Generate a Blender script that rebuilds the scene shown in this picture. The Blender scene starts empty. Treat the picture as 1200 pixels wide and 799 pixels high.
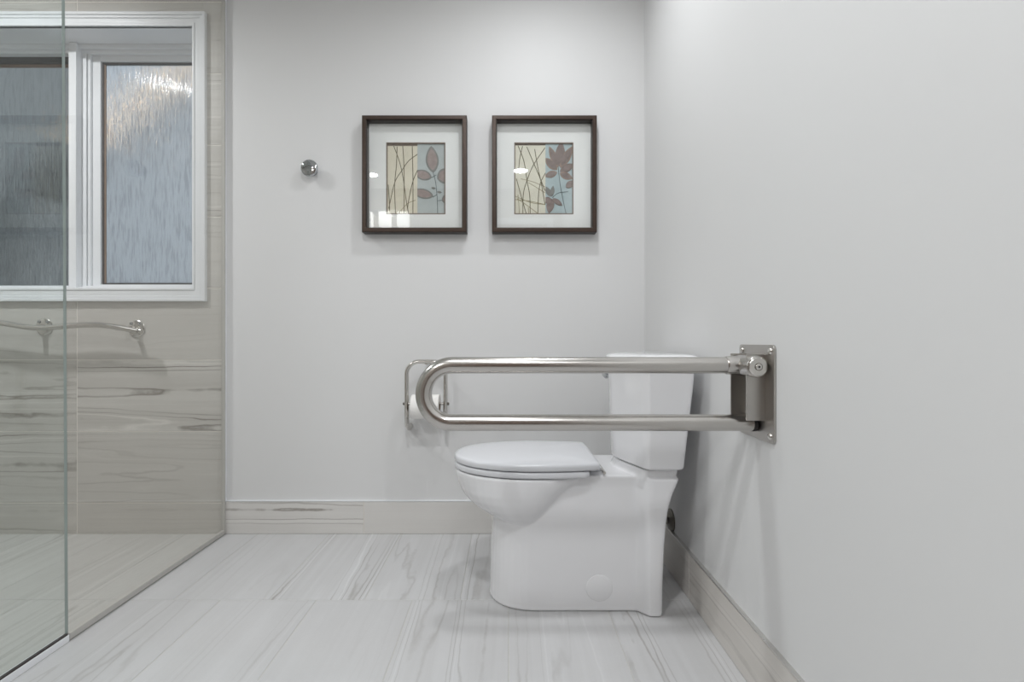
import bpy, bmesh, math, random
from mathutils import Vector, Matrix

PI = math.pi
SC = bpy.context.scene
COL = SC.collection

# ------------------------------------------------------------------ camera
H = 0.82
cam_d = bpy.data.cameras.new('camera')
cam = bpy.data.objects.new('camera', cam_d)
COL.objects.link(cam)
cam.location = (0, 0, H)
cam.rotation_euler = (PI / 2, 0, 0)
cam_d.sensor_width = 36.0
cam_d.lens = 18.0                       # 600 px focal length on a 1200 px frame
cam_d.shift_x = 6.0 / 1200.0
cam_d.clip_start = 0.02
SC.camera = cam

# ------------------------------------------------------------------ sky
world = bpy.data.worlds.new('sky')
SC.world = world
world.use_nodes = True
bg = world.node_tree.nodes['Background']
bg.inputs['Color'].default_value = (0.60, 0.67, 0.76, 1)
bg.inputs['Strength'].default_value = 1.3

# ------------------------------------------------------------------ view
SC.view_settings.view_transform = 'Standard'
SC.view_settings.look = 'None'
SC.view_settings.gamma = 1.0
SC.view_settings.use_curve_mapping = False
SC.view_settings.exposure = 0.11


# ------------------------------------------------------------------ lamps (recessed ceiling downlights, some of them added fill)
CEIL = 2.44


def downlight(x, y, watts, size=0.13, color=(0.96, 0.982, 1.0), spread=170):
    d = bpy.data.lights.new('downlight', 'AREA')
    d.shape = 'DISK'
    d.size = size
    d.energy = watts
    d.color = color
    d.spread = math.radians(spread)
    o = bpy.data.objects.new('downlight', d)
    COL.objects.link(o)
    o.location = (x, y, CEIL - 0.012)
    return o


DOWNLIGHTS = [(0.15, 1.50, 6.0), (0.13, -0.50, 7.0), (-2.05, 1.45, 15.5), (-0.20, 0.45, 11.0), (-1.32, -0.62, 12.0)]  # the mid-room and left-front lamps are added, unseen, as fill
for x, y, w in DOWNLIGHTS:
    downlight(x, y, w)


# ================================================================== helpers
def lin(r, g, b):
    def f(c):
        c /= 255.0
        return c / 12.92 if c <= 0.04045 else ((c + 0.055) / 1.055) ** 2.4
    return (f(r), f(g), f(b), 1.0)


def P(px, py, Y):
    """photo pixel (1200x799) at depth Y -> a point in the room"""
    return Vector(((px - 594) * Y / 600, Y, H - (py - 399.5) * Y / 600))


class MB:
    """collects geometry for ONE mesh object"""

    def __init__(self):
        self.v, self.f = [], []

    def add(self, verts, faces):
        n = len(self.v)
        self.v += [tuple(p) for p in verts]
        self.f += [tuple(i + n for i in fc) for fc in faces]
        return self

    def box(self, x0, x1, y0, y1, z0, z1):
        v = [(x0, y0, z0), (x1, y0, z0), (x1, y1, z0), (x0, y1, z0),
             (x0, y0, z1), (x1, y0, z1), (x1, y1, z1), (x0, y1, z1)]
        f = [(0, 3, 2, 1), (4, 5, 6, 7), (0, 1, 5, 4), (1, 2, 6, 5), (2, 3, 7, 6), (3, 0, 4, 7)]
        return self.add(v, f)

    def loft(self, rings, cap0=True, cap1=True):
        n = len(rings[0])
        v, f = [], []
        for r in rings:
            v += list(r)
        for k in range(len(rings) - 1):
            for i in range(n):
                j = (i + 1) % n
                f.append((k * n + i, k * n + j, (k + 1) * n + j, (k + 1) * n + i))
        if cap0:
            f.append(tuple(range(n - 1, -1, -1)))
        if cap1:
            m = (len(rings) - 1) * n
            f.append(tuple(m + i for i in range(n)))
        return self.add(v, f)

    def sweep(self, pts, r, r2=None, n=16, ref=None, cap=True):
        """tube along pts; radius r along the frame's first axis, r2 along the second"""
        pts = [Vector(p) for p in pts]
        rr = r if isinstance(r, (list, tuple)) else [r] * len(pts)
        r2 = r2 if r2 is not None else rr
        r2 = r2 if isinstance(r2, (list, tuple)) else [r2] * len(pts)
        rings = []
        a = None
        for i, p in enumerate(pts):
            t = (pts[min(i + 1, len(pts) - 1)] - pts[max(i - 1, 0)]).normalized()
            if a is None:
                a = Vector(ref) if ref else (Vector((0, 0, 1)) if abs(t.z) < 0.9 else Vector((0, 1, 0)))
            a = (a - t * a.dot(t)).normalized()
            b = t.cross(a)
            rings.append([p + a * (rr[i] * math.cos(2 * PI * k / n)) + b * (r2[i] * math.sin(2 * PI * k / n)) for k in range(n)])
        return self.loft(rings, cap, cap)

    def lathe(self, prof, origin, axis, n=28):
        """prof: list of (distance along the axis, radius)"""
        axis = Vector(axis).normalized()
        a = axis.orthogonal().normalized()
        b = axis.cross(a)
        o = Vector(origin)
        rings = [[o + axis * d + a * (r * math.cos(2 * PI * k / n)) + b * (r * math.sin(2 * PI * k / n)) for k in range(n)]
                 for d, r in prof]
        return self.loft(rings)

    def frame(self, x0, x1, z0, z1, w, y0, y1):
        """rectangular picture-frame ring in the XZ plane, from depth y0 (front) to y1"""
        O = [(x0, z0), (x1, z0), (x1, z1), (x0, z1)]
        I = [(x0 + w, z0 + w), (x1 - w, z0 + w), (x1 - w, z1 - w), (x0 + w, z1 - w)]
        v = [(x, y0, z) for x, z in O] + [(x, y0, z) for x, z in I] + [(x, y1, z) for x, z in O] + [(x, y1, z) for x, z in I]
        f = []
        for i in range(4):
            j = (i + 1) % 4
            f += [(i, j, 4 + j, 4 + i), (8 + j, 8 + i, 12 + i, 12 + j),
                  (j, i, 8 + i, 8 + j), (4 + i, 4 + j, 12 + j, 12 + i)]
        return self.add(v, f)

    def mesh(self, name, mat, smooth=None):
        me = bpy.data.meshes.new(name)
        me.from_pydata(self.v, [], self.f)
        bm = bmesh.new()
        bm.from_mesh(me)
        bmesh.ops.recalc_face_normals(bm, faces=bm.faces)
        if smooth is not None:
            for fc in bm.faces:
                fc.smooth = True
            for e in bm.edges:
                e.smooth = len(e.link_faces) == 2 and e.calc_face_angle(0) < math.radians(smooth)
        bm.to_mesh(me)
        bm.free()
        me.materials.append(mat)
        return me

    def build(self, name, mat, parent=None, smooth=None, bevel=0.0, segs=2):
        o = link(name, self.mesh(name, mat, smooth), parent)
        if bevel:
            m = o.modifiers.new('bevel', 'BEVEL')
            m.width = bevel
            m.segments = segs
            m.limit_method = 'ANGLE'
            m.angle_limit = math.radians(35)
            m.harden_normals = False
            for p in o.data.polygons:
                p.use_smooth = True
            wn = o.modifiers.new('normals', 'WEIGHTED_NORMAL')
            wn.keep_sharp = True
        return o


def link(name, data, parent=None, loc=None):
    o = bpy.data.objects.new(name, data)
    COL.objects.link(o)
    if loc is not None:
        o.location = loc
    if parent is not None:
        o.parent = parent
        o.matrix_parent_inverse = Matrix.Translation(parent.location).inverted()
    return o


def thing(name, label, cat, loc, group=None):
    o = link(name, None, None, loc)
    o.empty_display_size = 0.05
    o['label'] = label
    o['category'] = cat
    if group:
        o['group'] = group
    return o


def struct(o):
    o['kind'] = 'structure'
    return o


def arc(cx, cz, r, a0, a1, n, Y):
    return [Vector((cx + r * math.cos(a0 + (a1 - a0) * i / n), Y, cz + r * math.sin(a0 + (a1 - a0) * i / n))) for i in range(n + 1)]


# ================================================================== materials
class NT:
    def __init__(self, name):
        self.m = bpy.data.materials.new(name)
        self.m.use_nodes = True
        self.t = self.m.node_tree
        self.b = self.t.nodes['Principled BSDF']
        self.out = self.t.nodes['Material Output']

    def n(self, kind, **kw):
        x = self.t.nodes.new(kind)
        for k, v in kw.items():
            setattr(x, k, v)
        return x

    def l(self, a, b):
        self.t.links.new(a, b)

    def math(self, op, a, b=None, clamp=False):
        x = self.n('ShaderNodeMath', operation=op, use_clamp=clamp)
        for i, s in enumerate((a, b)):
            if s is None:
                continue
            if isinstance(s, (int, float)):
                x.inputs[i].default_value = s
            else:
                self.l(s, x.inputs[i])
        return x.outputs[0]

    def noise(self, vec, scale, detail=2.0, rough=0.5, out=0):
        x = self.n('ShaderNodeTexNoise')
        x.inputs['Scale'].default_value = scale
        x.inputs['Detail'].default_value = detail
        x.inputs['Roughness'].default_value = rough
        if vec is not None:
            self.l(vec, x.inputs['Vector'])
        return x.outputs[out]

    def coord(self):
        return self.n('ShaderNodeTexCoord').outputs['Object']

    def mapping(self, vec, scale=(1, 1, 1), loc=(0, 0, 0)):
        x = self.n('ShaderNodeMapping')
        x.inputs['Scale'].default_value = scale
        x.inputs['Location'].default_value = loc
        self.l(vec, x.inputs['Vector'])
        return x.outputs[0]

    def ramp(self, fac, stops):
        x = self.n('ShaderNodeValToRGB')
        e = x.color_ramp.elements
        while len(e) < len(stops):
            e.new(0.5)
        for i, (p, c) in enumerate(stops):
            e[i].position = p
            e[i].color = c if len(c) == 4 else (*c, 1)
        self.l(fac, x.inputs[0])
        return x.outputs[0]

    def mix(self, fac, a, b, blend='MIX'):
        x = self.n('ShaderNodeMix', data_type='RGBA', blend_type=blend)
        for s, i in ((fac, 0), (a, 6), (b, 7)):
            if isinstance(s, (int, float)):
                x.inputs[i].default_value = s
            elif isinstance(s, tuple):
                x.inputs[i].default_value = s
            else:
                self.l(s, x.inputs[i])
        return x.outputs[2]

    def bump(self, h, strength, dist):
        x = self.n('ShaderNodeBump')
        x.inputs['Strength'].default_value = strength
        x.inputs['Distance'].default_value = dist
        self.l(h, x.inputs['Height'])
        self.l(x.outputs[0], self.b.inputs['Normal'])
        return x.outputs[0]

    def set(self, **kw):
        for k, v in kw.items():
            self.b.inputs[k.replace('_', ' ')].default_value = v
        return self


def plain(name, col, rough=0.5, metal=0.0, coat=0.0, spec=0.5, var=0.03, scale=18):
    m = NT(name)
    c = m.coord()
    nz = m.noise(c, scale, 3)
    f = m.math('MULTIPLY', m.math('SUBTRACT', nz, 0.5), var * 2)
    bright = m.n('ShaderNodeHueSaturation')
    bright.inputs['Color'].default_value = col
    m.l(m.math('ADD', f, 1.0), bright.inputs['Value'])
    m.l(bright.outputs[0], m.b.inputs['Base Color'])
    m.set(Roughness=rough, Metallic=metal, Coat_Weight=coat, Specular_IOR_Level=spec)
    return m.m


def paint(name, col, rough=0.5):
    m = NT(name)
    c = m.coord()
    nz = m.noise(c, 1.6, 2)
    col2 = tuple(x * 0.985 for x in col[:3]) + (1,)
    m.l(m.mix(nz, col, col2), m.b.inputs['Base Color'])
    m.bump(m.noise(c, 260, 2), 0.05, 0.0006)
    m.set(Roughness=rough, Specular_IOR_Level=0.35)
    return m.m


def tile_mat(name, along, across, base, dark, veincol, rough):
    """porcelain tile with stone veins running along its length. The amount of veining (vein) and the
    cut of stone (seed) are per-tile properties"""
    m = NT(name)
    c = m.coord()
    at_v = m.n('ShaderNodeAttribute', attribute_type='OBJECT', attribute_name='vein').outputs['Fac']
    at_s = m.n('ShaderNodeAttribute', attribute_type='OBJECT', attribute_name='seed').outputs['Fac']
    shift = m.n('ShaderNodeCombineXYZ')
    for i in range(3):
        m.l(m.math('MULTIPLY', at_s, (7.31, 3.77, 5.13)[i]), shift.inputs[i])
    add = m.n('ShaderNodeVectorMath', operation='ADD')
    m.l(c, add.inputs[0])
    m.l(shift.outputs[0], add.inputs[1])
    v = add.outputs[0]

    def st(sl, sa, other=4.0):
        s = [other] * 3
        s[along] = sl
        s[across] = sa
        return m.mapping(v, tuple(s))

    # broad soft bands along the tile
    band = m.noise(st(0.35, 12), 1.0, 3, 0.55)
    fine = m.noise(st(1.6, 70), 1.0, 3, 0.6)
    cloud = m.noise(v, 6, 4, 0.6)
    speck = m.noise(v, 240, 2, 0.6)
    k = m.math('ADD', m.math('MULTIPLY', m.math('SUBTRACT', band, 0.5), m.math('ADD', m.math('MULTIPLY', at_v, 1.2), 0.35)),
               m.math('MULTIPLY', m.math('SUBTRACT', fine, 0.5), m.math('ADD', m.math('MULTIPLY', at_v, 0.7), 0.15)))
    k = m.math('ADD', k, m.math('MULTIPLY', m.math('SUBTRACT', cloud, 0.5), 0.35))
    k = m.math('ADD', k, m.math('MULTIPLY', m.math('SUBTRACT', speck, 0.5), 0.22))
    k = m.math('ADD', k, 0.42, clamp=True)
    tone = m.mix(k, base, dark)

    # thin wandering veins: level lines of a stretched noise
    wob = m.noise(st(5, 9), 1.0, 4, 0.6)
    n1 = m.math('ADD', m.noise(st(0.22, 7.0), 1.0, 2, 0.45), m.math('MULTIPLY', wob, 0.06))

    def level(nn, lv, wd):
        d = m.math('ABSOLUTE', m.math('SUBTRACT', nn, lv))
        return m.math('SUBTRACT', 1.0, m.math('DIVIDE', d, wd), clamp=True)

    lines = m.math('MAXIMUM', level(n1, 0.50, 0.009), m.math('MULTIPLY', level(n1, 0.585, 0.007), 0.75))
    lines = m.math('MAXIMUM', lines, m.math('MULTIPLY', level(n1, 0.44, 0.011), 0.6))
    gate = m.math('MULTIPLY', m.math('SUBTRACT', m.noise(st(1.6, 4), 1.0, 2), 0.33), 3.5, clamp=True)
    amt = m.math('MULTIPLY', m.math('MULTIPLY', lines, gate), m.math('MULTIPLY', at_v, 1.3))
    light = m.math('MULTIPLY', level(n1, 0.54, 0.012), m.math('MULTIPLY', at_v, 0.5))
    tone = m.mix(light, tone, tuple(min(1, x * 1.25) for x in base[:3]) + (1,))
    tone = m.mix(amt, tone, veincol)
    m.l(tone, m.b.inputs['Base Color'])
    m.bump(m.math('ADD', fine, m.math('MULTIPLY', speck, 0.6)), 0.06, 0.0008)
    m.set(Roughness=rough, Specular_IOR_Level=0.4)
    return m.m


def metal_mat(name, col, rough, stretch=(1, 1, 1), amt=0.08):
    m = NT(name)
    c = m.mapping(m.coord(), stretch)
    nz = m.noise(c, 60, 3, 0.6)
    r = m.math('ADD', m.math('MULTIPLY', m.math('SUBTRACT', nz, 0.5), amt * 2), rough)
    m.l(r, m.b.inputs['Roughness'])
    m.set(Base_Color=col, Metallic=1.0)
    return m.m


def clear_glass(name, tint):
    """flat architectural glass: straight-through tinted transmission plus a fresnel mirror"""
    m = NT(name)
    m.t.nodes.remove(m.b)
    tr = m.n('ShaderNodeBsdfTransparent')
    tr.inputs['Color'].default_value = tint
    gl = m.n('ShaderNodeBsdfGlossy')
    gl.inputs['Roughness'].default_value = 0.015
    gl.inputs['Color'].default_value = (0.95, 0.97, 0.96, 1)
    fr = m.n('ShaderNodeFresnel')
    fr.inputs['IOR'].default_value = 1.45
    # the back side of a pane must see the same ratio, not total reflection
    geo = m.n('ShaderNodeNewGeometry')
    ior = m.math('SUBTRACT', 1.45, m.math('MULTIPLY', geo.outputs['Backfacing'], 1.45 - 1 / 1.45))
    lw = m.n('ShaderNodeLayerWeight')
    lw.inputs['Blend'].default_value = 0.5
    f5 = m.math('POWER', lw.outputs['Facing'], 4.0)
    fac = m.math('ADD', m.math('MULTIPLY', f5, 0.75), 0.035, clamp=True)
    mx = m.n('ShaderNodeMixShader')
    m.l(fac, mx.inputs[0])
    m.l(tr.outputs[0], mx.inputs[1])
    m.l(gl.outputs[0], mx.inputs[2])
    m.l(mx.outputs[0], m.out.inputs[0])
    m.t.nodes.remove(fr)
    return m.m


def rain_glass(name, tint, milk=0.8):
    """patterned glass with short vertical ribs, rough refraction"""
    m = NT(name)
    c = m.coord()
    w = m.noise(m.mapping(c, (110, 1, 13)), 1.0, 2, 0.5)
    w2 = m.noise(m.mapping(c, (260, 1, 22)), 1.0, 2, 0.5)
    nrm = m.bump(m.math('ADD', w, m.math('MULTIPLY', w2, 0.5)), 0.22, 0.006)
    m.set(Base_Color=tint, Roughness=0.075, IOR=1.3, Transmission_Weight=1.0, Specular_IOR_Level=0.5)
    tl = m.n('ShaderNodeBsdfTranslucent')
    thick = m.math('MULTIPLY', m.math('SUBTRACT', m.math('ADD', w, m.math('MULTIPLY', w2, 0.6)), 0.62), 4.5, clamp=True)
    m.l(m.mix(thick, tuple(x * milk * 0.84 for x in tint[:3]) + (1,), tuple(min(1, x * milk * 1.12) for x in tint[:3]) + (1,)), tl.inputs['Color'])
    m.l(nrm, tl.inputs['Normal'])
    mx = m.n('ShaderNodeMixShader')
    mx.inputs[0].default_value = 0.5
    m.l(m.b.outputs[0], mx.inputs[1])
    m.l(tl.outputs[0], mx.inputs[2])
    m.l(mx.outputs[0], m.out.inputs[0])
    return m.m


def emit(name, col, s):
    m = NT(name)
    m.set(Base_Color=col, Emission_Color=col, Emission_Strength=s)
    return m.m


M_WALL = paint('wall_paint', lin(226, 226, 226))
M_TAUPE = paint('taupe_wall_paint', lin(160, 151, 142), 0.6)
M_CEIL = paint('ceiling_paint', lin(238, 238, 236), 0.7)
M_TRIM = plain('white_trim_paint', lin(238, 240, 243), 0.3, var=0.01)
M_GROUT = plain('grout', lin(238, 234, 227), 0.85, var=0.05, scale=120)
M_GROUT_F = plain('floor_grout', lin(196, 195, 192), 0.85, var=0.05, scale=120)
M_TILE_F = tile_mat('floor_tile', 1, 0, lin(208, 208, 209), lin(186, 185, 185), lin(146, 142, 138), 0.38)
M_TILE_S = tile_mat('floor_tile_dimmed', 1, 0, lin(206, 205, 202), lin(182, 180, 176), lin(140, 136, 131), 0.38)  # same floor tile, with the dimming behind the glass put into its colour
M_TILE_W = tile_mat('shower_wall_tile', 0, 2, lin(211, 208, 203), lin(187, 183, 177), lin(134, 127, 119), 0.36)
M_TILE_B = tile_mat('baseboard_tile', 0, 2, lin(229, 227, 224), lin(207, 204, 200), lin(154, 148, 142), 0.4)
M_TILE_R = tile_mat('baseboard_tile_right', 1, 2, lin(224, 220, 215), lin(202, 197, 191), lin(154, 148, 142), 0.4)
M_STEEL = metal_mat('brushed_steel', (0.56, 0.54, 0.515, 1), 0.24, (.3, 6, 6), 0.02)
M_STEEL_PLATE = metal_mat('brushed_steel_plate', (0.50, 0.48, 0.455, 1), 0.34, (10, 10, 1), 0.04)
M_NICKEL = metal_mat('satin_nickel', (0.64, 0.62, 0.59, 1), 0.2, (4, 4, 4), 0.02)
M_CHROME = metal_mat('chrome', (0.50, 0.515, 0.53, 1), 0.06, amt=0.01)
M_EDGE = metal_mat('aluminium_edge_trim', (0.72, 0.71, 0.69, 1), 0.3)
M_DARKMETAL = plain('dark_metal', lin(120, 116, 108), 0.4, 0.7)
M_RUBBER = plain('black_rubber', lin(38, 36, 35), 0.6)
M_CERAMIC = plain('white_vitreous_china', lin(234, 234, 236), 0.09, coat=0.3, var=0.004)
M_SEAT = plain('white_seat_plastic', lin(221, 222, 226), 0.2, var=0.004)
M_PAPER = plain('tissue_paper', lin(245, 243, 240), 0.95, var=0.02, scale=90)
M_CORE = plain('cardboard', lin(150, 125, 98), 0.9)
M_WOOD = plain('dark_walnut_frame', lin(36, 27, 22), 0.36, var=0.25, scale=60)
M_BRONZE = plain('bronze_frame_edge', lin(62, 47, 38), 0.36, 0.3, var=0.3, scale=80)
M_MAT = plain('white_mat_board', lin(240, 240, 240), 0.9, var=0.01)
M_FILLET = plain('taupe_mat_fillet', lin(128, 114, 103), 0.7)
M_GLASS_P = clear_glass('picture_glass', (0.985, 0.99, 0.985, 1))
M_GLASS_S = clear_glass('green_shower_glass', (0.925, 0.947, 0.94, 1))
M_GLASS_D = clear_glass('clear_door_glass', (0.955, 0.953, 0.945, 1))
M_GLASSEDGE = plain('glass_edge', lin(176, 186, 184), 0.1)
M_SWEEP = plain('vinyl_sweep', lin(190, 188, 183), 0.35)
M_RAIN = rain_glass('rain_glass', (0.93, 0.96, 0.98, 1))
M_RAIN_L = rain_glass('rain_glass_screened', (0.60, 0.605, 0.59, 1), 0.52)
M_DARKGAP = plain('dark_gasket_and_recess', lin(58, 52, 50), 0.6)
M_BROWNGASKET = plain('brown_screen_edge', lin(140, 115, 98), 0.6)
M_DOOR = plain('brown_door_wood', lin(96, 70, 52), 0.4, var=0.2, scale=20)

# ================================================================== room shell
YB = 2.187          # back wall
XR = 0.588          # right wall
XL = -3.0
YF = -1.10
XG = -1.20          # plane of the shower glass
# window opening in the back wall
WX0, WX1, WZ0, WZ1 = -2.520, -1.333, 1.0457, 2.1545

mb = MB()
HM = 0.011
mb.box(XL - 0.1, WX0 - HM, YB, YB + 0.2, -0.1, CEIL + 0.1)
mb.box(WX0 - HM, WX1 + HM, YB, YB + 0.2, -0.1, WZ0 - HM)
mb.box(WX0 - HM, WX1 + HM, YB, YB + 0.2, WZ1 + HM, CEIL + 0.1)
mb.box(WX1 + HM, XR + 0.1, YB, YB + 0.2, -0.1, CEIL + 0.1)
wall_back = struct(mb.build('wall_back', M_WALL))
wall_right = struct(MB().box(XR, XR + 0.1, YF - 0.1, YB, -0.1, CEIL + 0.1).build('wall_right', M_WALL))
wall_left = struct(MB().box(XL - 0.1, XL, YF - 0.1, YB, -0.1, CEIL + 0.1).build('wall_left', M_GROUT))
wall_front = struct(MB().box(XL - 0.1, XR + 0.1, YF - 0.1, YF, -0.1, CEIL + 0.1).build('wall_front', M_TAUPE))
wall_shower_added = struct(MB().box(XL, XG, 0.08, 0.18, 0, CEIL).build('wall_shower_added', M_WALL))  # unseen stub wall, added to keep room light out of the shower
ceiling = struct(MB().box(XL - 0.1, XR + 0.1, YF - 0.1, YB + 0.2, CEIL, CEIL + 0.1).build('ceiling', M_CEIL))
floor = struct(MB().box(XL - 0.1, XR + 0.1, YF - 0.1, YB + 0.2, -0.1, -0.0012).build('floor', M_GROUT_F))
for x, y, w in DOWNLIGHTS:
    MB().lathe([(0, 0.088), (0.006, 0.088), (0.008, 0.084), (0.008, 0.07), (0.001, 0.066)], (x, y, CEIL), (0, 0, -1)).build(
        'downlight_ring', M_TRIM, ceiling, smooth=40)

# door behind the camera
door = struct(MB().box(-0.45, 0.42, YF, YF + 0.035, 0.0, 2.05).build('door_1', M_DOOR, bevel=0.003))
MB().lathe([(0, 0.026), (0.008, 0.026), (0.01, 0.012), (0.04, 0.012), (0.045, 0.026), (0.065, 0.028), (0.075, 0.015)],
           (0.34, YF + 0.035, 0.95), (0, 1, 0)).build('door_knob', M_NICKEL, door, smooth=40)
casing = MB().box(-0.52, -0.455, YF, YF + 0.02, 0, 2.12).box(0.425, 0.49, YF, YF + 0.02, 0, 2.12).box(-0.455, 0.425, YF, YF + 0.02, 2.055, 2.12)
struct(casing.build('trim_1', M_TRIM))


# ------------------------------------------------------------------ tiles
def slab(du, dv, th, plane, ch=0.0008):
    """one tile centred on the origin with a small worn edge; plane: 'floor' (x,y,up z), 'back' (x,z,facing -y), 'right' (y,z, facing -x),
    'left' (y,z facing +x)"""
    def m3(u, v, w):
        if plane == 'floor':
            return (u, v, w)
        if plane == 'back':
            return (u, -w, v)
        if plane == 'front':
            return (u, w, v)
        if plane == 'right':
            return (-w, u, v)
        return (w, u, v)
    a, b = du / 2, dv / 2
    v = [m3(s * a, t * b, 0) for s, t in ((-1, -1), (1, -1), (1, 1), (-1, 1))]
    v += [m3(s * a, t * b, th - ch) for s, t in ((-1, -1), (1, -1), (1, 1), (-1, 1))]
    v += [m3(s * (a - ch), t * (b - ch), th) for s, t in ((-1, -1), (1, -1), (1, 1), (-1, 1))]
    f = [(8, 9, 10, 11)]
    for i in range(4):
        j = (i + 1) % 4
        f += [(i, j, 4 + j, 4 + i), (4 + i, 4 + j, 8 + j, 8 + i)]
    return MB().add(v, f)


MESHES = {}
RNG = random.Random(11)


def tile(u0, u1, v0, v1, w, plane, mat, parent, vein, seed=None, th=0.0012, gap=0.003):
    du, dv = round(u1 - u0 - gap, 4), round(v1 - v0 - gap, 4)
    if du < 0.004 or dv < 0.004:
        return
    key = (du, dv, plane, mat.name, th)
    if key not in MESHES:
        MESHES[key] = slab(du, dv, th, plane).mesh('tile', mat)
    cu, cv = (u0 + u1) / 2, (v0 + v1) / 2
    loc = {'floor': (cu, cv, w), 'back': (cu, w, cv), 'front': (cu, w, cv)}.get(plane, (w, cu, cv))
    o = link('tile', MESHES[key], parent, loc)
    o['vein'] = float(vein)
    o['seed'] = float(RNG.random() * 9 if seed is None else seed)
    return o


def veins():
    return RNG.choice((0.05, 0.12, 0.2, 0.35, 0.55, 0.75))


# floor: 0.305 x 0.6 porcelain, half-offset rows
YJ = 1.622
rows = [(YJ, YB, -0.755)] + [(YJ - 0.605 * (k + 1), YJ - 0.605 * k, -0.906 if k % 2 == 0 else -0.755) for k in range(5)]
FV = {(0, 0): (0.95, 2.2), (0, 1): (0.35, 1.3), (0, 2): (0.6, 3.1), (0, -1): (0.15, 0.4), (0, 3): (0.5, 5.2),
      (1, -1): (0.35, 4.4), (1, 0): (0.2, 6.1), (1, 1): (0.06, 7.7), (1, 2): (0.5, 8.3), (1, 3): (0.4, 2.9), (1, 4): (0.55, 0.9)}
for ri, (y0, y1, xs) in enumerate(rows):
    for k in range(-9, 7):
        x0 = xs + 0.3035 * k
        x1 = x0 + 0.3035
        if x1 <= XL or x0 >= XR:
            continue
        vv, sd = FV.get((ri, k), (veins(), None))
        # the strip of tile that crosses the shower threshold is cut there
        if x0 < XG - 0.001 and y1 > 0.18:
            tile(max(x0, XL), min(x1, XG), max(y0, YF), min(y1, YB), -0.0012, 'floor', M_TILE_S, floor, 0.45, sd)
            if x1 - XG > 0.02:
                tile(XG, x1, max(y0, YF), min(y1, YB), -0.0012, 'floor', M_TILE_F, floor, vv, sd)
        else:
            tile(max(x0, XL), min(x1, XR), max(y0, YF), min(y1, YB), -0.0012, 'floor', M_TILE_F, floor, vv, sd)

# shower wall tiles (stacked), 0.62 x 0.304, first course cut
TZ = [0.0, 0.131]
while TZ[-1] < CEIL:
    TZ.append(TZ[-1] + 0.3043)
TX = [-1.2065, -1.828, -2.45, -3.0]
TH = 0.010
# window casing outer edges hide the cut
CX0, CX1, CZ0, CZ1 = -2.560, -1.293, 1.0439, 2.195
WV = {(0, 2): (1.35, 4.6), (0, 1): (0.35, 1.2), (0, 0): (0.12, 2.0), (0, 3): (0.15, 3.3), (0, 4): (0.3, 2.6), (0, 5): (0.9, 7.1), (0, 6): (1.1, 1.9), (0, 7): (0.9, 5.8), (0, 8): (0.6, 3.7), (1, 1): (0.8, 3.9), (1, 2): (0.6, 0.7),
      (1, 0): (0.5, 5.5), (1, 3): (0.3, 6.5)}
for ci in range(3):
    x1, x0 = TX[ci], TX[ci + 1]
    for r in range(len(TZ) - 1):
        z0, z1 = TZ[r], min(TZ[r + 1], CEIL)
        vv, sd = WV.get((ci, r), (veins(), None))
        sd = RNG.random() * 9 if sd is None else sd
        if x1 <= CX0 or x0 >= CX1 or z1 <= CZ0 + 0.001 or z0 >= CZ1:
            rects = [(x0, x1, z0, z1)]
        else:
            a, b = max(x0, CX0), min(x1, CX1)
            rects = []
            if x0 < CX0:
                rects.append((x0, CX0, z0, z1))
            if x1 > CX1:
                rects.append((CX1, x1, z0, z1))
            if z0 < CZ0:
                rects.append((a, b, z0, CZ0))
            if z1 > CZ1:
                rects.append((a - 0.0028 * (a == CX0), b + 0.0028 * (b == CX1), CZ1, z1))
        for (a, b, c, d) in rects:
            tile(a, b, c, d, YB - TH + 0.0012, 'back', M_TILE_W, wall_back, vv, sd)
g = MB()
g.box(XL, CX0, YB - TH + 0.0012, YB, 0, CEIL)
g.box(CX0, CX1, YB - TH + 0.0012, YB, 0, CZ0)
g.box(CX0, CX1, YB - TH + 0.0012, YB, CZ1, CEIL)
g.box(CX1, -1.2065, YB - TH + 0.0012, YB, 0, CEIL)
g.build('grout_bed', M_GROUT, wall_back)
# left shower wall and the inside of the added stub wall
for c in range(4):
    y0, y1 = 0.18 + c * 0.62, min(0.18 + (c + 1) * 0.62, YB - TH)
    for r in range(len(TZ) - 1):
        tile(y0, y1, TZ[r], min(TZ[r + 1], CEIL), XL, 'left', M_TILE_R, wall_left, veins())
MB().box(XL, XG, 0.18, 0.188, 0, CEIL).build('grout_bed', M_GROUT, wall_shower_added)
for c in range(3):
    for r in range(len(TZ) - 1):
        tile(max(XL, XG - (c + 1) * 0.62), XG - c * 0.62, TZ[r], min(TZ[r + 1], CEIL), 0.188, 'front', M_TILE_W, wall_shower_added, veins())
# metal edge profile where the tile ends beside the painted wall
MB().box(-1.2065, -1.197, YB - TH - 0.001, YB, 0.138, CEIL).build('edge_trim', M_TRIM, wall_back, bevel=0.001)

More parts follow.
